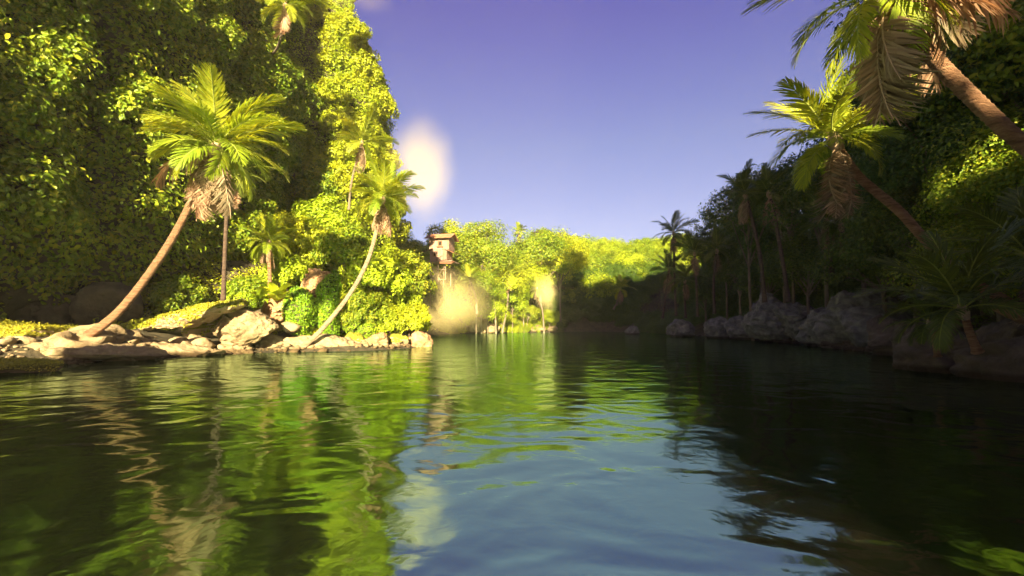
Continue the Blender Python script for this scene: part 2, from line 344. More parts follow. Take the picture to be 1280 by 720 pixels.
def palm(label, ctrl, r0, r1, L, ng=20, nd=9, kind='green', seed=0, bark=None, group=None, name='palm_tree', deads=None, tilt=None, dl=.8, rings=.16, gmin=-20, fine=True):
    rng = RS(seed); base = Vector(ctrl[0]); root = empty(name, base); setp(root, label, 'palm tree', group)
    c = [tuple(Vector(p)-base) for p in ctrl]
    ln = sum((Vector(c[i+1])-Vector(c[i])).length for i in range(len(c)-1)); n = int(max(12, ln/rings*(2 if fine else 1)))
    pts = curve_pts(c, n); t = np.linspace(0, 1, n)
    r = r0+(r1-r0)*t**.7; r = r+r0*.35*np.exp(-t*14)
    if fine: r = r*(1+.045*np.where(np.arange(n) % 2 == 0, 1, -1)*rng.uniform(.5, 1.3, n))
    pts = pts+rng.normal(size=pts.shape)*r0*.02
    b = MB(); b.add(*tube(pts, r, 12)); b.build('trunk', [bark or PBARK], root, smooth=True)
    top = Vector(pts[-1]); tg = (Vector(pts[-1])-Vector(pts[-3])).normalized()
    # fibrous head where the fronds meet
    b = MB(); hp = [top-tg*r1*2, top+tg*r1*.5, top+tg*r1*2.4, top+tg*r1*4.2]; b.add(*tube(hp, [r1*1.1, r1*1.75, r1*1.3, r1*.3], 10)); b.build('crownshaft', [RACHD], root, smooth=True)
    ax = (tg+Vector((0, 0, 1.3))).normalized() if tilt is None else Vector(tilt).normalized()
    Q = ax.to_track_quat('Z', 'Y').to_matrix().to_4x4()
    ms = fronds_for(kind)
    for k in range(ng):
        f = k/(ng-1); el = 82-(82-gmin)*f**.85+rng.normal()*5; az = k*137.5+rng.normal()*9
        me = ms[min(4, int(f*3.2+rng.rand()*2))]
        o = link('frond', me, root); s = L*(.72+.28*math.sin(math.pi*min(1, f+.25)))*rng.uniform(.9, 1.08)
        o.matrix_local = Matrix.Translation(top+tg*r1*1.6) @ Q @ Matrix.Rotation(rad(az), 4, 'Z') @ Matrix.Rotation(-rad(el), 4, 'Y') @ Matrix.Rotation(rad(rng.uniform(-25, 25)), 4, 'X') @ Matrix.Scale(s, 4)
    md = fronds_for('dead'); dd = deads if deads is not None else [(k*137.5+rng.uniform(-20, 20), rng.uniform(-88, -62)) for k in range(nd)]
    for az, el in dd:
        me = md[rng.randint(0, 2) if el < -50 else rng.randint(1, 4)]; o = link('dead_frond', me, root); s = L*dl*rng.uniform(.75, 1.1)
        o.matrix_local = Matrix.Translation(top) @ Matrix.Rotation(rad(az), 4, 'Z') @ Matrix.Rotation(-rad(el), 4, 'Y') @ Matrix.Rotation(rad(rng.uniform(-40, 40)), 4, 'X') @ Matrix.Scale(s, 4)
    return root
# ------------------------------------------------------------------ rocks
def rock_arr(sx, sy, sz, seed, sub=5, amp=.32, ridge=.12, planes=7, fr=1.0):
    import bmesh
    bm = bmesh.new(); bmesh.ops.create_icosphere(bm, subdivisions=sub, radius=1)
    v = np.array([x.co[:] for x in bm.verts]); f = np.array([[y.index for y in x.verts] for x in bm.faces]); bm.free()
    rng = RS(seed)
    for _ in range(planes):
        n = nrm(rng.normal(size=3)+np.array([0, 0, .2])); d = rng.uniform(.5, .85); e = v@n-d; v = v-np.maximum(e, 0)[:, None]*n*.88
    v = v*np.array([sx, sy, sz]); m = (sx+sy+sz)/3; dr = nrm(v/np.array([sx, sy, sz])**1.2)
    a = fbm(v, fr*.9/m, 4, off=seed*3.1)*amp*m*.5
    rg = (1-np.abs(fbm(v*np.array([1, 1, 2.2]), fr*2.2/m, 3, off=seed*1.7+40))); a = a+(rg-.6)*ridge*m*.6+fbm(v, fr*9/m, 3, off=seed)*.035*m
    return v+dr*a[:, None], f
def rock(label, loc, s, m, seed, rot=0, name='boulder', cat='rock', sub=5, group=None, tilt=(0, 0), **k):
    v, f = rock_arr(*s, seed, sub, **k); me = mesh_np(name, v, [f], [m], smooth=True)
    o = link(name, me); o.location = loc; o.rotation_euler = (tilt[0], tilt[1], rot); setp(o, label, cat, group); return o
def moss_on(o, parent, dens, size, rng, m, minz=.45, name='moss', noise_s=1.2, lift=.02):
    """tufts growing on the upward faces of a rock (a part of it)"""
    me = o.data; n = len(me.polygons); c = np.zeros(n*3); me.polygons.foreach_get('center', c); nn = np.zeros(n*3); me.polygons.foreach_get('normal', nn); ar = np.zeros(n); me.polygons.foreach_get('area', ar)
    c = c.reshape(-1, 3); nn = nn.reshape(-1, 3)
    R = np.array(o.rotation_euler.to_matrix()); nw = nn@R.T
    k = (nw[:, 2]+.5*fbm(c, noise_s, 3, off=5)) > minz
    pr = ar*k; N = int(pr.sum()*dens); idx = rng.choice(n, N, p=pr/pr.sum())
    p = c[idx]+rng.normal(size=(N, 3))*np.sqrt(ar[idx])[:, None]*.5+nn[idx]*lift*rng.uniform(0, 3, (N, 1))
    v, f = leaves(p, nn[idx]+rng.normal(size=(N, 3))*.6, size*rng.uniform(.5, 1.3, N), rng, six=False, asp=.6)
    q = link(name, mesh_np(name, v, f, [m]), parent); return q

# ================================================================== LIGHT, SKY
sc = bpy.context.scene
W = bpy.data.worlds.new('World'); sc.world = W; W.use_nodes = True; nt = W.node_tree; nt.nodes.clear()
sk = nt.nodes.new('ShaderNodeTexSky'); sk.sky_type = 'NISHITA'; sk.sun_disc = False; sk.sun_elevation = rad(SUN_EL); sk.sun_rotation = rad(180+SUN_AZ)
sk.air_density = 1.0; sk.dust_density = .6; sk.ozone_density = 3.0
bg = nt.nodes.new('ShaderNodeBackground'); bg.inputs[1].default_value = .05
tint = nt.nodes.new('ShaderNodeMix'); tint.data_type = 'RGBA'; tint.blend_type = 'MULTIPLY'; tint.inputs[0].default_value = 1; tint.inputs[7].default_value = (.73, .45, .71, 1)
wt = nt.nodes.new('ShaderNodeTexCoord'); wx = nt.nodes.new('ShaderNodeSeparateXYZ'); nt.links.new(wt.outputs['Generated'], wx.inputs[0])
nt.links.new(ramp(nt, wx.outputs[2], [(0, (.53, .39, .42)), (.36, (.53, .37, .46)), (.47, (.47, .31, .49)), (.6, (.40, .22, .51))]), tint.inputs[7])
nt.links.new(sk.outputs[0], tint.inputs[6]); nt.links.new(tint.outputs[2], bg.inputs[0])
wo = nt.nodes.new('ShaderNodeOutputWorld'); nt.links.new(bg.outputs[0], wo.inputs[0])
sl = bpy.data.lights.new('sun', 'SUN'); sl.energy = 5; sl.angle = rad(.5); sl.color = (1.0, .84, .52)
LD = Vector((math.sin(rad(SUN_AZ))*math.cos(rad(SUN_EL)), math.cos(rad(SUN_AZ))*math.cos(rad(SUN_EL)), -math.sin(rad(SUN_EL))))
so = bpy.data.objects.new('sun', sl); C.objects.link(so); so.rotation_euler = LD.to_track_quat('-Z', 'Y').to_euler(); so.location = (0, 0, 60)

# ================================================================== CLIFFS
def surf_cover(name, plan, z0, z1, off, n, leaf, m, seed, six=True, rockm=SOIL, lump=1.0, gap=-.3, inset=.7, kindname='cliff'):
    pl = curve_pts([(x, y, 0) for x, y in plan], 160)[:, :2]; tg = nrm(np.gradient(pl, axis=0)); nr = np.stack([tg[:, 1], -tg[:, 0]], 1)
    ar = np.concatenate([[0], np.cumsum(np.linalg.norm(np.diff(pl, axis=0), axis=1))])
    def S(u, z, extra=0.):
        ui = np.interp(u, ar, np.arange(160)); x = np.interp(ui, np.arange(160), pl[:, 0]); y = np.interp(ui, np.arange(160), pl[:, 1])
        nx_ = np.interp(ui, np.arange(160), nr[:, 0]); ny_ = np.interp(ui, np.arange(160), nr[:, 1])
        q = np.stack([x, y, z], -1); bl = 1-np.abs(vn(q, .16, 3)); o = off(x, y, z)+1.9*lump*vn(q, .11)+1.7*lump*(bl-.5)+1.15*lump*vn(q, .45)+.65*vn(q, 1.1)+extra
        return np.stack([x+nx_*o, y+ny_*o, z+.0*z], -1), np.stack([nx_, ny_, .0*z], -1)
    U, Zg = np.meshgrid(np.linspace(0, ar[-1], 190), np.linspace(z0, z1, 110)); p, _ = S(U, Zg, -inset)
    i = np.arange(109)[:, None]*190+np.arange(189)[None]; f = np.stack([i, i+1, i+191, i+190], -1).reshape(-1, 4)
    g = link(kindname, mesh_np(kindname, p.reshape(-1, 3), [f], [rockm], smooth=True)); setp(g, kind='structure')
    rng = RS(seed); u = rng.uniform(0, ar[-1], n); z = z0+(z1-z0)*rng.rand(n)
    ex = rng.uniform(-.5, .3, n)+(rng.rand(n) < .22)*rng.uniform(0, 1.0, n); p, nn = S(u, z, ex); e = .35
    pu, _ = S(u+e, z, ex); pz, _ = S(u, z+e, ex); gn = nrm(np.cross(pu-p, pz-p))
    return p, gn, rng
def leaf_obj(name, p, n, s, m, rng, six=True, label=None, asp=.62):
    v, f = leaves(p, n, s, rng, six=six, asp=asp); o = link(name, mesh_np(name, v, f, [m])); setp(o, kind='stuff')
    if label: o['label'] = label
    return o
PLAN = [(-70, -16), (-42, -12), (-31.5, -4), (-29.8, 8), (-30.2, 20), (-29.5, 30), (-28, 40), (-26.3, 50), (-28.8, 56), (-27, 61), (-23.5, 62), (-20, 65), (-20.8, 73), (-24, 84), (-28, 95), (-42, 105)]  # opening points add an unseen spur that shades the near cliff's lower part
def offl(x, y, z):
    near = 1-sst(48, 54, y)
    return -np.maximum(z-14, 0)**2*.003*near-np.maximum(z-26, 0)**2*.0155*(1-near)+(1-near)*.5-sst(22, 16, y)*sst(18.5, 24, z)*14-near*sst(9, 2, z)*3.2+near*np.exp(-((z-13)/5)**2)*.8
p, n, rng = surf_cover('cliff', PLAN, -1, 64, offl, 760000, .4, LEAF, 5)
keep = (p[:, 1] > -8) & (rng.rand(len(p)) < np.where(p[:, 1] < 18, .10, np.where(p[:, 1] < 52, .75, np.where(p[:, 1] < 82, 1., .2)))) & (fbm(p, .55, 3, off=9) > -.75) & ~((p[:, 2] < 4.2) & (p[:, 1] < 45) & (vn(p, .3) < .3))
p, n = p[keep], n[keep]; nearm = p[:, 1] < 52
def clumps(mask, cnt, r0, r1, m, label, seed, leaf, per):
    rg = RS(seed); q = p[mask][rg.choice(mask.sum(), cnt)]; nn = nrm(n[mask][rg.choice(mask.sum(), cnt)]); bb = MB()
    for c in q:
        R = rg.uniform(r0, r1); v, f, _ = crown_arr(R, rg.uniform(.8, 1.15), 24, int(per*R), leaf, rg, True, -.7)
        bb.add(v+c+np.array([-.1*R, 0, 0]), f)
    o = bb.build('hanging_foliage', [m]); setp(o, kind='stuff'); o['label'] = label
n = n+np.array([0, 0, .5])+rng.normal(size=n.shape)*.42
leaf_obj('creeper_foliage', p[nearm], n[nearm], .36*rng.uniform(.5, 1.25, nearm.sum()), LEAF, rng, label='dense broad leaved creepers hanging over the tall cliff on the left bank')
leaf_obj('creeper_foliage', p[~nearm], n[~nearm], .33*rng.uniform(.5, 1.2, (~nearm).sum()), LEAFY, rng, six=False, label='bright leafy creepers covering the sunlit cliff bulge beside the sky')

clumps(nearm & (p[:, 1] > 24) & (p[:, 2] > 4) & (p[:, 2] < 32), 46, 1.4, 2.9, LEAF, 'bulging leafy clumps standing out from the near cliff', 61, .34, 42)
clumps(~nearm & (p[:, 1] > 60) & (p[:, 1] < 70) & (p[:, 2] > 3) & (p[:, 2] < 50), 80, 1.2, 3.0, LEAFY, 'bulging leafy clumps on the sunlit cliff bulge', 62, .32, 60)
clumps((p[:, 1] > 48) & (p[:, 1] < 61) & (p[:, 2] > 2) & (p[:, 2] < 45), 34, 1.4, 3.2, LEAF, 'dark leafy clumps filling the cleft of the cliff', 63, .36, 45)
# unseen wall added behind the viewer to shade the right of the cove
def back(p):
    t = (p[1]+34)/LD.y; return (p[0]-LD.x*t, p[2]-LD.z*t)
EDGE = back((10.8, 113, 0))[0]
gaps = [(back(P(1110, 20, 9)), 2.4), (back(P(1050, 150, 17)), 2.2), (back(P(1218, 205, 21)), 1.25), (back(P(1185, 70, 9)), 1.6)]  # holes cut in the wall to let dappled sun onto the right palms
tops = 13+ (132+34)*math.tan(rad(SUN_EL))/math.cos(rad(SUN_AZ))
gx = np.linspace(EDGE-34, EDGE+150, 369); gzv = np.linspace(-2, tops+16, 160)
GX, GZ = np.meshgrid(gx, gzv); pn = np.stack([GX, GZ*0, GZ], -1)
ed = EDGE+1.6*vn(pn, .15)+.8*vn(pn, .5)
solidm = (GX > ed) & (GZ < tops+2.5*vn(pn*np.array([1, 1, 0]), .09)+1.5*vn(pn*np.array([1, 1, 0]), .4))
solidm |= (GX > -26.5) & (GZ < 20.1+1.4*vn(pn, .3)) & (GX <= -22)  # low strip added to shade the rocks by the leaning palm
for (hx, hz), hr in gaps:
    solidm &= ~((np.hypot(GX-hx, GZ-hz)+1.5*vn(pn, .7) < hr) & ((vn(pn, 1.1) < .12) | (hr > 1.9)))
yy = -34+2.5*vn(pn, .08)
cm = solidm[:-1, :-1]; i = (np.arange(159)[:, None]*369+np.arange(368)[None])[cm]
f = np.stack([i, i+1, i+370, i+369], -1)
sun_blocker = link('cliff', mesh_np('cliff', np.stack([GX, yy, GZ], -1).reshape(-1, 3), [f], [ROCKD])); setp(sun_blocker, kind='structure')  # added sun-blocking wall, not part of the left cliff
sm = sun_blocker.modifiers.new('thick', 'SOLIDIFY'); sm.thickness = .9

#@@LEFT
# ================================================================== LEFT BANK
def V(px, py, Y): return P(px, py, Y)
# palms
palm('tall leaning palm rising from the flat rock, dry brown fronds under its lit crown',
     [V(98, 428, 26), V(150, 388, 25.7), V(205, 315, 25.2), V(243, 245, 24.8), V(268, 188, 24.5)], .24, .17, 4.5, 32, 0, seed=4, fine=True,
     deads=[(190, -5), (205, -58), (165, -70), (20, -66), (60, -80), (-20, -60), (-60, -70), (-95, -74), (0, -78), (-130, -76), (150, -60), (45, -62), (-30, -52), (230, -64)], dl=.82)
palm('leaning palm with pale trunk rooted at the waterline in front of the shrubs',
     [V(372, 440, 34.5), V(402, 412, 34.5), V(437, 368, 34.7), V(460, 325, 34.9), V(473, 278, 35), V(478, 252, 35)], .19, .14, 3.5, 28, 0, seed=8, bark=PBARKP,
     deads=[(k*41+10, -80+5*(k % 3)) for k in range(9)]+[(200, -62), (-10, -60)], dl=.78)
palm('short palm among shrubs behind the broad leaved plant, with brown hanging fronds',
     [V(338, 372, 38), V(337, 340, 38), V(336, 306, 38)], .17, .14, 2.9, 20, 8, seed=15, dl=.72)
palm('slim upright palm trunk standing behind the tall leaning palm on the mossy ledge',
     [V(279, 378, 33), V(281, 320, 33), V(284, 262, 33), V(290, 222, 33)], .15, .12, 3.2, 16, 5, seed=22, kind='dark', bark=BARK_SHADE)
palm('palm clinging to the cliff bulge with arching half shaded fronds',
     [V(436, 262, 56), V(440, 225, 55), V(452, 180, 54)], .14, .13, 4.4, 16, 3, seed=31, kind='green', bark=BARK)
palm('small palm high in the dark cleft of the cliff with drooping fronds',
     [V(330, 70, 52), V(342, 66, 49), V(350, 50, 46.5), V(356, 8, 46)], .14, .13, 4.6, 16, 3, seed=35, kind='green', bark=BARK)
# rocks
rock('long flat tan slab at the water edge below the leaning palm', P(-30, 440, 24)+Vector((0, 1, -.1)), (8.0, 4.2, 1.25), ROCK, 3, rot=.55, name='rock_slab', sub=6, amp=.35, ridge=.28)
m1 = rock('low rock with a mossy top above the tan slab, by the photo left edge', P(20, 420, 26), (4.2, 2.4, .75), ROCKM, 8, rot=.3, name='mossy_rock', sub=5, amp=.25)
moss_on(m1, m1, 500, .09, RS(3), MOSS)
m2 = rock('small moss covered rock awash in the water at the left', P(25, 458, 20), (2.3, 1.2, .32), ROCKM, 12, rot=.5, name='mossy_rock', sub=5, amp=.25)
moss_on(m2, m2, 500, .07, RS(4), MOSS)
rock('low dark rounded rock at the foot of the leaning palm', P(120, 440, 25.5)+Vector((0, 0, -.1)), (3.3, 1.7, .62), ROCK, 21, rot=.4, name='rock_slab', sub=6)
rock('broad flat rock half in shade between palm foot and mossy ledge', P(205, 441, 29)+Vector((0, .5, -.15)), (3.6, 1.6, .6), ROCK, 23, rot=.2, name='rock_slab', sub=6)
labs = ['small wedge shaped rock in the row under the mossy ledge', 'small round rock in the row behind the leaning palm foot', 'tiny flat rock of the row nearest the mossy ledge', 'blocky small rock in the row behind the shaded flat rock', 'small tilted rock touching the big pale boulder at its left', 'small pale stone at the right foot of the big boulder', 'small rough stone under the rusty outcrop']
sp = [(168, 431, 28.5, .8), (188, 428, 30, .6), (228, 430, 31, .9), (150, 430, 28, .6), (252, 430, 32, 1.3), (362, 409, 36, .75), (325, 410, 36.5, .7)]
for k, ((px, py, Y, s), lb) in enumerate(zip(sp, labs)):
    rock(lb, P(px, py, Y), (s, s*.8, s*.62), ROCK, 40+k, rot=k*1.3, name='stone', sub=4)
rock('big pale angular boulder in front of the ledge', P(303, 414, 33.3), (2.35, 1.7, 1.5), ROCK, 67, rot=.2, sub=6, amp=.25, ridge=.2, planes=12, tilt=(0, .12))
rock('wide pale slab sloping into the water under the pale palm trunk', P(370, 432, 34.8)+Vector((0, 1., -.35)), (4.6, 2.0, 1.15), ROCK, 52, rot=.08, name='rock_slab', sub=6, amp=.2, ridge=.14)
rock('tan slab at the water edge left of the big boulder', P(262, 439, 32)+Vector((0, .6, -.2)), (2.6, 1.2, .7), ROCK, 58, rot=.1, name='rock_slab', sub=6)
led = rock('mossy ledge jutting out over the small rocks, pointed at its left end', P(243, 393, 32), (3.5, 1.8, .75), ROCKM, 71, rot=.05, name='mossy_ledge', sub=6, amp=.25, ridge=.2, tilt=(.12, -.24))
moss_on(led, led, 620, .12, RS(6), MOSS, minz=-.15)
l2 = rock('thick mossy rock holding up the ledge', P(262, 410, 34), (1.9, 1.5, 1.5), ROCKM, 75, rot=.4, name='mossy_rock', sub=5, amp=.35, ridge=.25)
moss_on(l2, l2, 420, .12, RS(7), MOSS, minz=.05)
r1 = rock('rusty brown craggy outcrop between boulder and vines', P(347, 388, 37), (1.35, 1.1, 1.5), ROCKR, 81, rot=.5, name='outcrop', sub=6, amp=.5, ridge=.45, tilt=(.2, .3))
r2 = rock('rusty pointed rock spire rising above the vine covered rock', P(396, 360, 39), (1.1, 1.0, 2.3), ROCKR, 85, rot=.3, name='outcrop', sub=6, amp=.4, ridge=.4, tilt=(0, .62))
for k, (px, py, Y, s, m, lb) in enumerate([(445, 424, 37.5, .9, ROCKM, 'mossy boulder at the water edge right of the pale palm foot'), (470, 426, 38, 1.0, ROCKR, 'brown craggy shore rock under the shrubs'),
                                    (497, 424, 40, .9, ROCKM, 'flat topped mossy shore rock under the right end of the shrubs'), (520, 424, 42, 1.2, ROCKR, 'last rough rock at the tip of the sunlit bank'), (420, 428, 36.5, .7, ROCK, 'small tan rock beside the mossy boulder on the shore')]):
    rock(lb, P(px, py+3, Y), (s*1.2, s, s*.85), m, 90+k, rot=k, name='shore_rock', sub=5, amp=.4, ridge=.3)
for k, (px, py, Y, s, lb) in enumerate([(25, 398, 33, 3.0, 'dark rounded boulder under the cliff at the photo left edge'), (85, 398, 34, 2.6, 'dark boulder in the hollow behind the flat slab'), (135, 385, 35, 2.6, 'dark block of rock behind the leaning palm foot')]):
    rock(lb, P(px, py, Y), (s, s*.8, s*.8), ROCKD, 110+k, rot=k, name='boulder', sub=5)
# small loose stones and pebbles along both shores, one mass each
def pebbles(label, m, xr, yr, n, seed, d0=-.7, d1=1.6, s0=.08, s1=.42):
    rg = RS(seed); base = [rock_arr(1, .8, .6, 500+k, sub=2, amp=.4, ridge=.2) for k in range(5)]; b = MB()
    for x, y, z in shore(n, xr, yr, d0, d1, rg):
        v, f = base[rg.randint(5)]; s = s0+(s1-s0)*rg.rand()**2.5; a = rg.uniform(0, 6.28); ca, sa = math.cos(a), math.sin(a)
        b.add(v@np.array([[ca, sa, 0], [-sa, ca, 0], [0, 0, 1]])*s+np.array([x, y, z+s*.2]), [f])
    o = b.build('pebbles', [m], smooth=True); setp(o, kind='stuff'); o['label'] = label
pebbles('loose stones scattered along the sunlit left shore', ROCK, (-27, -7), (16, 46), 700, 1)
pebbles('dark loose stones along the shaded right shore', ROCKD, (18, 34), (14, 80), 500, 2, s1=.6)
# vine covered rocks
def vine(label, loc, s, seed, m=VINE):
    rk = rock(label, loc, s, SOIL, seed, name='vine_covered_rock', sub=5, amp=.6, ridge=.2)
    moss_on(rk, rk, 420, .15, RS(seed), m, minz=-.9, name='vine', noise_s=1.0, lift=.06); return rk
vine('rounded rock hung with bright green vines beside the rusty outcrop', P(378, 392, 37.5), (1.5, 1.1, 1.9), 131)
vine('tall rock pillar wrapped in bright vines just left of the pale palm trunk', P(412, 378, 38.2), (1.0, 1.0, 3.1), 133)
vine('low bright green vine clump on the shore behind the mossy boulder', P(452, 412, 39), (1.5, 1.0, 1.0), 135)
vine('leafy vine mound on the right end of the mossy ledge', P(298, 382, 35), (1.5, 1.0, .9), 137)
# broad leaved plant
def big_leaf_plant(label, loc, n, L, seed, m, name='broad_leaved_plant'):
    root = empty(name, loc); setp(root, label, 'plant'); rng = RS(seed)
    for k in range(n):
        az = k*2.4+rng.normal()*.2; el = rad(80-55*k/n); b = MB(); s = np.linspace(0, 1, 9); th = el-s**1.3*rng.uniform(.9, 1.5); l = L*rng.uniform(.7, 1.1)
        x = np.cumsum(np.cos(th))/9*l; z = np.cumsum(np.sin(th))/9*l; wd = l*.16*np.sin(np.pi*np.clip(s*.95+.05, 0, 1))**.7
        cz, sz = math.cos(az), math.sin(az); mid = np.stack([x*cz, x*sz, z], 1); sd = np.array([-sz, cz, 0])
        v = np.concatenate([mid, mid+sd*wd[:, None]+np.array([0, 0, 1])*wd[:, None]*.35, mid-sd*wd[:, None]+np.array([0, 0, 1])*wd[:, None]*.35])
        i = np.arange(8); f = np.concatenate([np.stack([i, i+1, i+10, i+9], 1), np.stack([i+18, i+19, i+1, i], 1)])
        b.add(v, [f]); b.build('leaf', [m], root)
    return root
big_leaf_plant('broad leaved plant with long upright leaves in front of the short palm', P(345, 378, 36.6), 20, 2.3, 3, LEAFY)
big_leaf_plant('smaller long leaved plant left of the broad leaved plant', P(322, 378, 36.2), 14, 1.7, 4, LEAF)
# shrubs of the sunlit bank
sh = [(372, 300, 43, 2.6, 0, 'round sunlit shrub right of the short palm crown'), (405, 285, 46, 3.2, 1, 'tall sunlit shrub at the top of the bank below the cliff cleft'),
      (432, 318, 42, 2.8, 2, 'leafy shrub above the rusty spire'), (470, 350, 41, 2.8, 3, 'dense shrub behind the middle of the pale palm trunk'), (486, 335, 45, 2.4, 0, 'shrub under the pale palm crown'),
      (498, 378, 44, 2.2, 1, 'yellow green shrub on the right shoulder of the sunlit bank'), (455, 388, 40, 2.1, 2, 'darker low shrub just right of the vine pillar'), (512, 405, 42, 2.0, 3, 'low yellow green shrub over the last shore rocks'),
      (484, 405, 40.5, 1.7, 1, 'low spreading shrub over the brown shore rock'), (310, 372, 40, 2.0, 2, 'shrub behind the mossy ledge'), (360, 345, 41, 2.2, 3, 'shrub between the short palm and the rusty spire'), (395, 325, 44, 2.6, 0, 'shrub on the slope behind the rusty spire'), (480, 290, 70, 4.0, 1, 'leafy mound at the foot of the cliff behind the pale palm crown'), (508, 348, 70, 4.2, 2, 'hazy pale shrub mass between the cliff foot and the hut')]
for k, (px, py, Y, R, var, lb) in enumerate(sh):
    c = P(px, py, Y); g0 = min(gz(c.x, c.y), c.z-R*.5); 
    tree('shrub', lb, 'shrub', (c.x, c.y, g0), R, c.z-g0, 'shrub%d' % var, LEAFY if var != 2 else LEAF, K=40, per=230, leaf=.10, sq=.95, seed=200+var, rot=k*1.1, trunk_r=.1, tn='stem')
tree('shrub', 'dark bush under the cliff behind the slim upright trunk', 'shrub', P(225, 392, 38), 2.2, 1.0, 'shrub2', LEAF, sq=.95, K=40, per=230, leaf=.10, rot=2, tn='stem')
tree('shrub', 'dark bush at the foot of the cliff behind the leaning palm', 'shrub', P(160, 392, 38), 2.2, 1.0, 'shrub1', LEAF, sq=.95, K=40, per=230, leaf=.10, rot=3, tn='stem')
#@@FAR
# ================================================================== FAR BANK
ft = [(574, 312, 108, 8.5, 'wide bushy tree behind the hut'), (602, 316, 100, 8.0, 'tall rounded tree right of the hut'), (506, 318, 108, 6, 'pale tree left of the hut'), (628, 356, 104, 7, 'tree below the notch of sky'),
      (674, 316, 112, 8.0, 'domed tree right of the notch of sky'), (700, 325, 118, 8.5, 'right hand shoulder of trees beside the domed tree'), (655, 350, 108, 6.5, 'loose tree under the domed tree'), (596, 362, 94, 5, 'tree just below the hut on its right'),
      (640, 375, 106, 5, 'low tree over the far sunlit bank'), (610, 385, 100, 4.2, 'round bush above the pale far rocks'), (660, 392, 108, 3.4, 'bright bush low on the far bank'), (630, 400, 105, 2.6, 'low bright bush at the far waterline'), (686, 398, 110, 2.8, 'last sunlit bush beside the far shade'), (508, 352, 92, 5, 'hazy tree rising out of the mist'), (578, 396, 98, 3.4, 'bush on the far bank right of the mist bank')]
for k, (px, py, Y, R, lb) in enumerate(ft):
    c = P(px, py, Y); g0 = min(gz(c.x, c.y), c.z-R*.9)
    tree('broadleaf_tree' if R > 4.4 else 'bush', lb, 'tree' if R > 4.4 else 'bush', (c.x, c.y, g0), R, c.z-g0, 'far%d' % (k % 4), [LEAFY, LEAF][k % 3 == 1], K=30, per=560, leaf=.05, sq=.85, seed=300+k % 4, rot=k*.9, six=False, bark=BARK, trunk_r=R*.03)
fp = [(612, 352, 98, 4.5, 22, 'slender palm leaning over the far bank nearest the hut'), (636, 345, 100, 4.5, 24, 'slender palm on the far bank below the notch of sky'), (588, 352, 86, 3.6, 12, 'small palm in front of the hut stilts'), (648, 291, 118, 3.2, 10, 'tiny palm crown standing in the notch of sky'), (672, 362, 104, 4, 20, 'palm behind the small mist puff'), (775, 362, 118, 5, 10, 'shaded palm below the far sunlit hillside')]
for k, (px, py, Y, L, hh, lb) in enumerate(fp):
    c = P(px, py, Y); b = P(px+8*(-1)**k, 405, Y); b.z = max(gz(b.x, b.y), c.z-hh*.5)
    palm(lb, [b, (b+c)/2+Vector((.4, 0, 0)), c], .2, .16, L, 14, 5, seed=60+k, bark=BARK, fine=False, kind='green')
# hillside forest, one mass
rng = RS(77); b = MB(); 
for k in range(4): crown_mesh('far%d' % k, 1, .85, 30, 560, .05, LEAFY, False, seed=300+k); crown_mesh('hill%d' % k, 1, .8, 26, 230, .07, LEAFY, False, seed=330+k)
cnt = 0
for row, (Y0, n0) in enumerate([(134, 14), (141, 17), (150, 18), (161, 18), (172, 19), (184, 19), (196, 20), (208, 20)]):
    for k in range(n0):
        x = -30+k*(105/n0)+rng.uniform(-3, 3); y = Y0+rng.uniform(-4, 4)
        if y < 138 and 12 < x < 34 and sdist(np.array([x, y])) < 2: y += 8
        R = rng.uniform(3.2, 6.8); px_ = 640+x/y*586; z = gz(x, y)+R*.55
        ys_ = 297+5*math.sin(px_*.05)+3*math.sin(px_*.13)+(14 if 605 < px_ < 655 else 0); z = min(z, 2+(405-ys_)/586*y-R*.85)
        v, f = CR['hill%d' % rng.randint(4)][2]; a = rng.uniform(0, 6.28); M = np.array([[math.cos(a), -math.sin(a), 0], [math.sin(a), math.cos(a), 0], [0, 0, 1]])
        b.add(v@M.T*R*np.array([1, 1, rng.uniform(.85, 1.25)])+np.array([x, y, z]), f, rng.randint(2))
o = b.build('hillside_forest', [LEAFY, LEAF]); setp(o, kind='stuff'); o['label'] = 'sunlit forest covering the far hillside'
for k, (px, py, Y, s, lb) in enumerate([(598, 408, 102, 2.6, 'pale rock slope at the far waterline beside the mist'), (612, 412, 103, 1.6, 'small pale rock at the far waterline'), (672, 411, 110, 1.3, 'pinkish rock under the far bushes'), (690, 411, 111, .9, 'small reddish stone at the end of the far sunlit bank')]):
    rock(lb, P(px, py, Y), (s*1.5, s, s*.8), ROCK, 150+k, name='far_rock', sub=4)
b = MB(); rg = RS(91)
for x, y, z in shore(170, (-22, 14), (58, 128), .6, 9, rg):
    R = rg.uniform(1.0, 2.3); px_ = 640+x/y*586
    if 585 < px_ < 622 and rg.rand() < .7: continue
    v, f = CR['far%d' % rg.randint(4)][2]; b.add(v*R+np.array([x, y, max(0, z)+R*.2]), f, rg.randint(2))
o = b.build('undergrowth', [LEAFY, LEAF]); setp(o, kind='stuff'); o['label'] = 'bushy undergrowth reaching down to the far sunlit waterline'
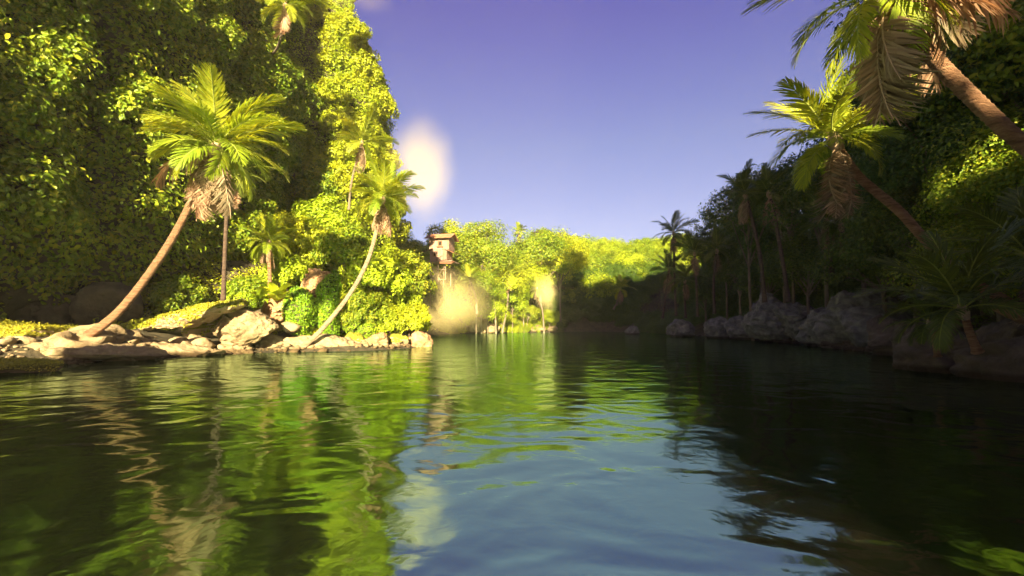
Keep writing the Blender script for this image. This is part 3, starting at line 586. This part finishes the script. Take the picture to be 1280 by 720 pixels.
#@@HUT
# hut on stilts
hc = P(554, 316, 90); hut = empty('stilt_hut', hc); setp(hut, 'weathered two storey wooden hut on tall stilts among the trees', 'hut'); hut.rotation_euler = (0, 0, rad(-12)); hut.scale = (1.15,)*3
def hp(name, fn, m, parent=None):
    b = MB(); fn(b); return b.build(name, [m], parent or hut)
def wall_planks(b, x0, x1, y0, y1, z0, z1, n, slope=None):
    for k in range(n):
        a = x0+(x1-x0)*k/n; c = x0+(x1-x0)*(k+1)/n-.03; b.add(*box(a, c, y0, y0+.07, z0+.04*(k % 2), z1))
def f_up(b):
    wall_planks(b, -1.9, 1.5, -1.5, 0, .3, 2.3, 14); b.add(*box(-1.88, 1.48, 1.4, 1.5, .3, 2.3)); b.add(*box(-1.9, -1.82, -1.42, 1.4, .3, 2.3)); b.add(*box(1.42, 1.5, -1.42, 1.4, .3, 2.3)); b.add(*box(-1.8, 1.4, -1.4, 1.38, .2, .3))
def f_lo(b):
    wall_planks(b, -1.6, 1.3, -1.9, 0, -1.6, .2, 12); b.add(*box(-1.58, 1.28, 1.0, 1.1, -1.6, .2)); b.add(*box(-1.6, -1.52, -1.82, 1.0, -1.6, .2)); b.add(*box(1.22, 1.3, -1.82, 1.0, -1.6, .2))
hp('upper_wall', f_up, WOOD); hp('lower_wall', f_lo, WOOD)
def slab(b, pts, th):
    v = [p for p in pts]+[(p[0], p[1], p[2]-th) for p in pts]; b.add(v, [np.array([[0, 1, 2, 3], [7, 6, 5, 4], [0, 4, 5, 1], [1, 5, 6, 2], [2, 6, 7, 3], [3, 7, 4, 0]])])
def f_roof(b):
    for r in range(6):
        t0, t1 = r/6, (r+1)/6; y0 = -2.3+2.25*t0; y1 = -2.3+2.25*t1+.06; z0 = 2.15+1.05*t0+.03; z1 = 2.15+1.05*t1
        slab(b, [(-2.6, y0, z0), (2.15, y0, z0), (2.05, y1, z1), (-2.45, y1, z1)], .07)
    slab(b, [(-2.45, -.05, 3.22), (2.05, -.05, 3.22), (2.15, 2.1, 2.2), (-2.6, 2.1, 2.2)], .08)
hp('roof', f_roof, WOODR)
hp('gable', lambda b: b.add([(1.44, -1.5, 2.3), (1.44, 1.5, 2.3), (1.44, 0, 3.1), (1.36, -1.5, 2.3), (1.36, 1.5, 2.3), (1.36, 0, 3.1)], [np.array([[0, 1, 2], [5, 4, 3]])]), WOOD)
hp('awning', lambda b: slab(b, [(-3.0, -2.5, -.25), (-1.2, -2.5, .35), (-1.2, -1.45, .62), (-3.0, -1.45, .1)], .08), WOODR)
hp('awning', lambda b: slab(b, [(1.0, -2.2, .35), (2.6, -2.2, -.35), (2.6, .8, -.3), (1.0, .8, .4)], .08), WOODR)
hp('deck', lambda b: b.add(*box(-1.9, 2.4, -2.4, 1.4, -1.82, -1.66)), WOOD)
hp('deck_skirt', lambda b: slab(b, [(.4, -2.9, -2.1), (2.5, -2.9, -2.2), (2.6, -1.6, -1.7), (.4, -1.6, -1.6)], .07), WOODR)
for wx, wz, wp, yy0 in ((.0, 1.35, .32, -1.5), (-.75, -.55, .22, -1.9)):
    fr = hp('window', lambda b: b.add(*box(wx-wp, wx+wp, yy0-.012, yy0-.004, wz-wp*1.2, wz+wp*1.2)), WDARK)
    def ff(b):
        for q in (-1, 1):
            b.add(*box(wx+q*wp-.04, wx+q*wp+.04, yy0-.06, yy0-.012, wz-wp*1.2, wz+wp*1.2)); b.add(*box(wx-wp-.04, wx+wp+.04, yy0-.08, yy0-.02, wz+q*wp*1.2-.04, wz+q*wp*1.2+.04))
    hp('frame', ff, WOODR, fr)
hp('window_sill', lambda b: b.add(*box(-.55, .55, -1.85, -1.5, .75, .82)), WOODR)
for qx in (-1.5, -.2, 1.1):
    for qy in (-1.7, .9): hp('stilt', lambda b: b.add(*tube([(qx, qy, -9.5), (qx*.97, qy, -5), (qx*.95, qy, -1.8)], .09, 6)), PBARKP)
for z in (-3, -4.6, -6.2): hp('brace', lambda b: b.add(*bar((-1.6, -1.8, z), (1.2, -1.8, z-.1), .09)), PBARKP)
for q in (-1, 1): hp('brace', lambda b: b.add(*bar((-1.5*q-.2, -1.76, -2), (1.3*q-.2, -1.76, -6), .07)), PBARKP)
#@@RIGHT
# ================================================================== RIGHT BANK
palm('near palm leaning far over the water, great dry fronds among green ones',
     [V(1560, 395, 11.5), V(1420, 290, 10.6), V(1290, 190, 9.8), V(1195, 102, 9.3), V(1143, 44, 9.1), V(1106, 0, 9.0)], .18, .135, 2.75, 20, 0, seed=5, gmin=-30,
     deads=[(200, -80), (230, -72), (170, -76), (260, -84), (20, -18), (60, -10), (0, 15), (-28, -26), (150, -80), (190, -84), (215, -60), (-15, 2), (30, 20)], dl=.92)
palm('second leaning palm whose crown hangs below the near palm, dotted with light',
     [V(1330, 420, 18.5), V(1250, 372, 18), V(1190, 335, 17.5), V(1125, 265, 17.2), V(1075, 222, 17), V(1045, 180, 16.9)], .20, .15, 3.35, 26, 0, seed=9, gmin=-15,
     deads=[(190, -76), (210, -84), (160, -82), (-10, -68), (-40, -74), (-20, -84), (60, -80), (280, -80), (180, -66), (-70, -66), (230, -78)], dl=.85)
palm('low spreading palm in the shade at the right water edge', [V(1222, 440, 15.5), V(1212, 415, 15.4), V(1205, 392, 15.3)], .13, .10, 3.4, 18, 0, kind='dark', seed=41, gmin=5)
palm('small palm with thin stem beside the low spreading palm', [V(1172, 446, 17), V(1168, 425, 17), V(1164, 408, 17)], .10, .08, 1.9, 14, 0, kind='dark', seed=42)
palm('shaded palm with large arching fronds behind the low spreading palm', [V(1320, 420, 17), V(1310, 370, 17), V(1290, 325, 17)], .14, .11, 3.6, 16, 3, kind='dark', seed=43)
lg = MB(); lg.add(*tube([V(1235, 378, 17.5), V(1262, 392, 17.3), V(1300, 408, 17)], [.16, .18, .2], 9)); o = lg.build('fallen_trunk', [PBARK], smooth=True); setp(o, 'reddish bare trunk lying slanted at the right photo edge behind the low palm', 'fallen trunk')
rp = [([(956, 378), (950, 320), (940, 275), (932, 245)], 46, 3.6, 'tall dark palm at the skyline, brown skirt under its crown'), ([(986, 378), (978, 325), (968, 270), (962, 245)], 44, 3.4, 'tall palm trunk right of the skyline palm'),
      ([(1040, 345), (1036, 310), (1033, 280)], 38, 3.2, 'reddish palm trunk deep in the shaded grove'), ([(1062, 348), (1058, 320), (1052, 285)], 37, 3.2, 'second reddish palm trunk close beside the first in the grove'),
      ([(845, 395), (843, 340), (842, 293)], 76, 4.6, 'dark palm silhouette standing against the bright far hill'), ([(828, 398), (832, 370), (836, 340)], 78, 4.4, 'low dark palm under the silhouette palm'), ([(872, 396), (870, 350), (868, 318)], 70, 4.0, 'dark palm right of the silhouette palm'), ([(893, 392), (892, 350), (896, 315)], 66, 4.0, 'dark palm in the middle of the shaded point'), ([(857, 398), (856, 375), (856, 352)], 72, 3.8, 'short dark palm between the two taller dark palms')]
for k, (cs, Y, L, lb) in enumerate(rp):
    palm(lb, [V(a, b_, Y) for a, b_ in cs], .19, .15, L, 17, 7, kind='dark', seed=80+k, fine=False, bark=BARK_SHADE)
rt = [(935, 262, 56, 5.0, 'dense dark tree crowding the tall skyline palms'), (976, 300, 57, 5.0, 'dark tree filling the space between the two tall trunks'), (905, 310, 72, 6, 'dark rounded tree at the shaded point'), (950, 285, 60, 4.6, 'loose dark tree letting sky through left of the tall palms'), (985, 250, 50, 5.4, 'dark tree at the skyline behind the tall palms'), (1025, 250, 44, 5.5, 'dark tree behind the second leaning palm crown'),
      (1075, 230, 40, 6, 'dense dark tree right of the second palm crown'), (1130, 160, 32, 5.5, 'dark leafy tree below the near palm crown'), (1180, 200, 27, 5.0, 'leafy tree behind the near palm trunk'), (1240, 110, 26, 6, 'tall dark tree under the dry fronds at the top right'), (1265, 230, 23, 4.2, 'leafy tree with sunlit sprays at the right photo edge'),
      (1150, 290, 30, 4.5, 'dark tree behind the lower trunk of the second leaning palm'), (1330, 60, 22, 7, 'dark tree beyond the top right corner'), (1100, 330, 36, 4.2, 'dark shrub mass above the grey boulders'), (1240, 330, 23, 3.6, 'dark bush behind the low palms'), (1010, 330, 48, 4.2, 'dark bush behind the tall palm trunks'), (960, 350, 60, 4, 'dark bush left of the grey boulders'), (880, 365, 78, 4.5, 'dark bush at the foot of the shaded point'), (925, 340, 68, 4.5, 'dark bush right of the silhouette palms'), (1200, 0, 32, 7, 'highest dark tree behind the near palm crown')]
for k, (px, py, Y, R, lb) in enumerate(rt):
    c = P(px, py, Y); g0 = gz(c.x, c.y); g0 = min(g0, c.z-R*.6); near = Y < 34
    tree('bush' if 'bush' in lb or 'shrub' in lb else 'broadleaf_tree', lb, 'bush' if 'bush' in lb or 'shrub' in lb else 'tree', (c.x, c.y, g0), R, c.z-g0, ('rn%d' % (k % 3)) if near else 'rf%d' % (k % 3), LEAF_SHADE if Y > 24 else LEAF, K=50, per=420 if near else 300, leaf=.045 if near else .06, sq=.85, seed=400+k % 3, rot=k*.8, trunk_r=.2, six=near)
# the thick wood behind, one mass
b = MB(); rng = RS(5)
for k in range(3): crown_mesh('rf%d' % k, 1, .85, 50, 300, .06, LEAF_SHADE, False, seed=400+k)
for k in range(62):
    y = rng.uniform(4, 112); row = k % 3; x = np.interp(y, [0, 20, 37, 60, 100, 115], [22, 25, 31, 36, 37, 42])+4+row*7+rng.uniform(-2, 2); R = rng.uniform(4.2, 6)
    z = gz(x, y)+R*.45+row*1.6+rng.uniform(0, 1.5)
    z = min(z, 11+y*.0+row*2)
    if y > 62: z = min(z, gz(x, y)+3)
    v, f = CR['rf%d' % rng.randint(3)][2]; b.add(v*R+np.array([x, y, z]), f)
o = b.build('forest', [LEAF_SHADE]); setp(o, kind='stuff'); o['label'] = 'thick dark wood covering the shaded right bank'
# shaded wood below the far hill
b = MB()
for k in range(90):
    x = 9+(k%45)*.75+rng.uniform(-1, 1); y = 128.5+rng.uniform(0, 6)+(k//45)*6+abs(x-24)*-.25; R = rng.uniform(2.6, 4.6); v, f = CR['rf%d' % rng.randint(3)][2]; b.add(v*R+np.array([x, y, gz(x, y)+R*.5]), f)
for x, y, z in shore(170, (9, 40), (98, 134), .2, 5, rng):
    R = rng.uniform(1.3, 2.6); v, f = CR['rf%d' % rng.randint(3)][2]; b.add(v*R+np.array([x, y, max(0, z)+R*.12]), f)
for x, y, z in shore(110, (26, 46), (42, 112), 3, 9, rng):
    R = rng.uniform(1.4, 2.6); v, f = CR['rf%d' % rng.randint(3)][2]; b.add(v*R+np.array([x, y, max(0, z)+R*.25]), f)
o = b.build('forest', [LEAF_SHADE]); setp(o, kind='stuff'); o['label'] = 'shaded wood along the far water edge under the sunlit hillside'
rk = [(962, 396, 52, 2.6, 'tall grey boulder under the two tall palm trunks'), (995, 400, 50, 2.8, 'broad grey boulder right of the tall one'), (1025, 412, 42, 2.0, 'low grey rock at the shaded waterline'), (1065, 402, 40, 3.0, 'largest grey boulder, steep faced, in the shaded bank'), (1095, 415, 36, 2.2, 'rounded dark rock right of the steep grey boulder'),
      (1125, 425, 31, 2.0, 'dark rock at the water edge left of the small palm'), (1160, 425, 28, 1.8, 'dark rounded rock behind the small palm'), (1190, 452, 20, 1.5, 'low dark rock in the water at the foot of the low palm'), (1250, 448, 19.5, 2.0, 'low dark slab at the right edge of the photo'), (1285, 462, 17.5, 1.7, 'dark wet rock in the bottom right shore corner'), (900, 410, 66, 2.0, 'low dark rock at the shaded point'), (850, 413, 74, 2.0, 'flat dark rock below the palm silhouettes'), (790, 413, 92, 1.3, 'dark rock in the water near the middle of the shaded shore'), (930, 410, 60, 2.0, 'grey low rock left of the tall grey boulder')]
for k, (px, py, Y, s, lb) in enumerate(rk):
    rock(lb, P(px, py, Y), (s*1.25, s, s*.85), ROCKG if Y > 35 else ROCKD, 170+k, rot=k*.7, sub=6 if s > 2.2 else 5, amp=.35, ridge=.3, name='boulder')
#@@GROUNDCOVER
def ground_cover(name, label, n, xr, yr, leaf, m, seed, dmin=1.5, hmax=1.0, hole=-.2):
    rng = RS(seed); x = rng.uniform(*xr, n); y = rng.uniform(*yr, n); d = sdist(np.stack([x, y], -1)); k = (d > dmin) & (d < 26)
    x, y = x[k], y[k]; q = np.stack([x, y, 0*x], -1); k = fbm(q, .5, 2, off=seed) > hole; x, y, q = x[k], y[k], q[k]
    z = height(x, y)+rng.rand(len(x))*hmax*(.4+.6*np.clip(vn(q, .8)+.5, 0, 1)); p = np.stack([x, y, z], -1)
    return leaf_obj(name, p, np.array([0, -.2, 1])+rng.normal(size=p.shape)*.6, leaf*rng.uniform(.5, 1.2, len(p)), m, rng, six=False, label=label)
ground_cover('undergrowth', 'low leafy undergrowth on the sunlit left bank', 60000, (-32, -6), (33, 62), .3, LEAFY, 2, dmin=3.2)
ground_cover('undergrowth', 'bright undergrowth on the far sunlit bank', 50000, (-32, 14), (70, 130), .5, LEAFY, 3, dmin=1.0, hmax=1.6)
ground_cover('undergrowth', 'dark undergrowth on the shaded right bank', 110000, (8, 60), (0, 142), .35, LEAF_SHADE, 4, dmin=2.0, hmax=1.3)
#@@MIST
# ================================================================== MIST
def puff(label, c, r, dens, col=(.84, .70, .33), seed=0):
    import bmesh
    bm = bmesh.new(); bmesh.ops.create_icosphere(bm, subdivisions=3, radius=1); me = bpy.data.meshes.new('mist_puff'); bm.to_mesh(me); bm.free()
    m, nt, N = mat('mist'); L = nt.links.new; tc = N('ShaderNodeTexCoord'); ln = N('ShaderNodeVectorMath', operation='LENGTH')
    nz = noise_n(nt, 1.3, 2, vec=tc.outputs['Object']); 
    L(tc.outputs['Object'], ln.inputs[0])
    ad = N('ShaderNodeMath', operation='MULTIPLY_ADD'); L(nz.outputs[0], ad.inputs[0]); ad.inputs[1].default_value = .5; L(ln.outputs['Value'], ad.inputs[2])
    mr = N('ShaderNodeMapRange', interpolation_type='SMOOTHSTEP'); L(ad.outputs[0], mr.inputs[0]); mr.inputs[1].default_value = .08; mr.inputs[2].default_value = 1.02; mr.inputs[3].default_value = dens; mr.inputs[4].default_value = 0
    v = N('ShaderNodeVolumePrincipled'); v.inputs['Color'].default_value = (*col, 1); v.inputs['Anisotropy'].default_value = -.35; L(mr.outputs[0], v.inputs['Density'])
    o = N('ShaderNodeOutputMaterial'); L(v.outputs[0], o.inputs['Volume']); me.materials.append(m)
    ob = link('mist_puff', me); ob.location = c; ob.scale = r; ob.rotation_euler = (0, 0, seed); setp(ob, label, 'mist', 'puffs of sunlit mist', 'stuff'); return ob
puff('tall pale mist puff against the sky right of the cliff', P(527, 212, 62), (7.0, 4.2, 11.5), .15)
puff('large mist bank over the water edge below the hut', P(552, 378, 76), (13, 5.5, 8.6), .15)
puff('small round mist puff at the far end of the sunlit bank', P(685, 366, 92), (5.0, 3.4, 6.0), .24)
puff('thin mist wisp at the top of the cliff beside the sky', P(425, -8, 57), (4, 2.5, 3.0), .06)
puff('thin white mist wisp in the sky above the cliff', P(462, 2, 58), (5, 3, 2.2), .04)
hz = MB(); hz.add(*box(-330, 330, -170, 430, -3.5, 95)); hm, nt, N = mat('haze'); v = N('ShaderNodeVolumePrincipled'); v.inputs['Color'].default_value = (1, .88, .70, 1); v.inputs['Density'].default_value = .0003; v.inputs['Anisotropy'].default_value = .2
o = N('ShaderNodeOutputMaterial'); nt.links.new(v.outputs[0], o.inputs['Volume']); ho = hz.build('haze', [hm]); setp(ho, kind='stuff')
# ================================================================== RENDER
sc.view_settings.view_transform = 'Standard'; sc.view_settings.look = 'None'; sc.view_settings.gamma = 1; sc.view_settings.exposure = 2.7
cy = sc.cycles; cy.use_denoising = True; cy.max_bounces = 6; cy.diffuse_bounces = 3; cy.glossy_bounces = 3; cy.transmission_bounces = 4; cy.volume_bounces = 1; cy.transparent_max_bounces = 4
cy.volume_step_rate = 2; cy.volume_max_steps = 64; cy.sample_clamp_indirect = 6; cy.use_adaptive_sampling = True; cy.adaptive_threshold = .03
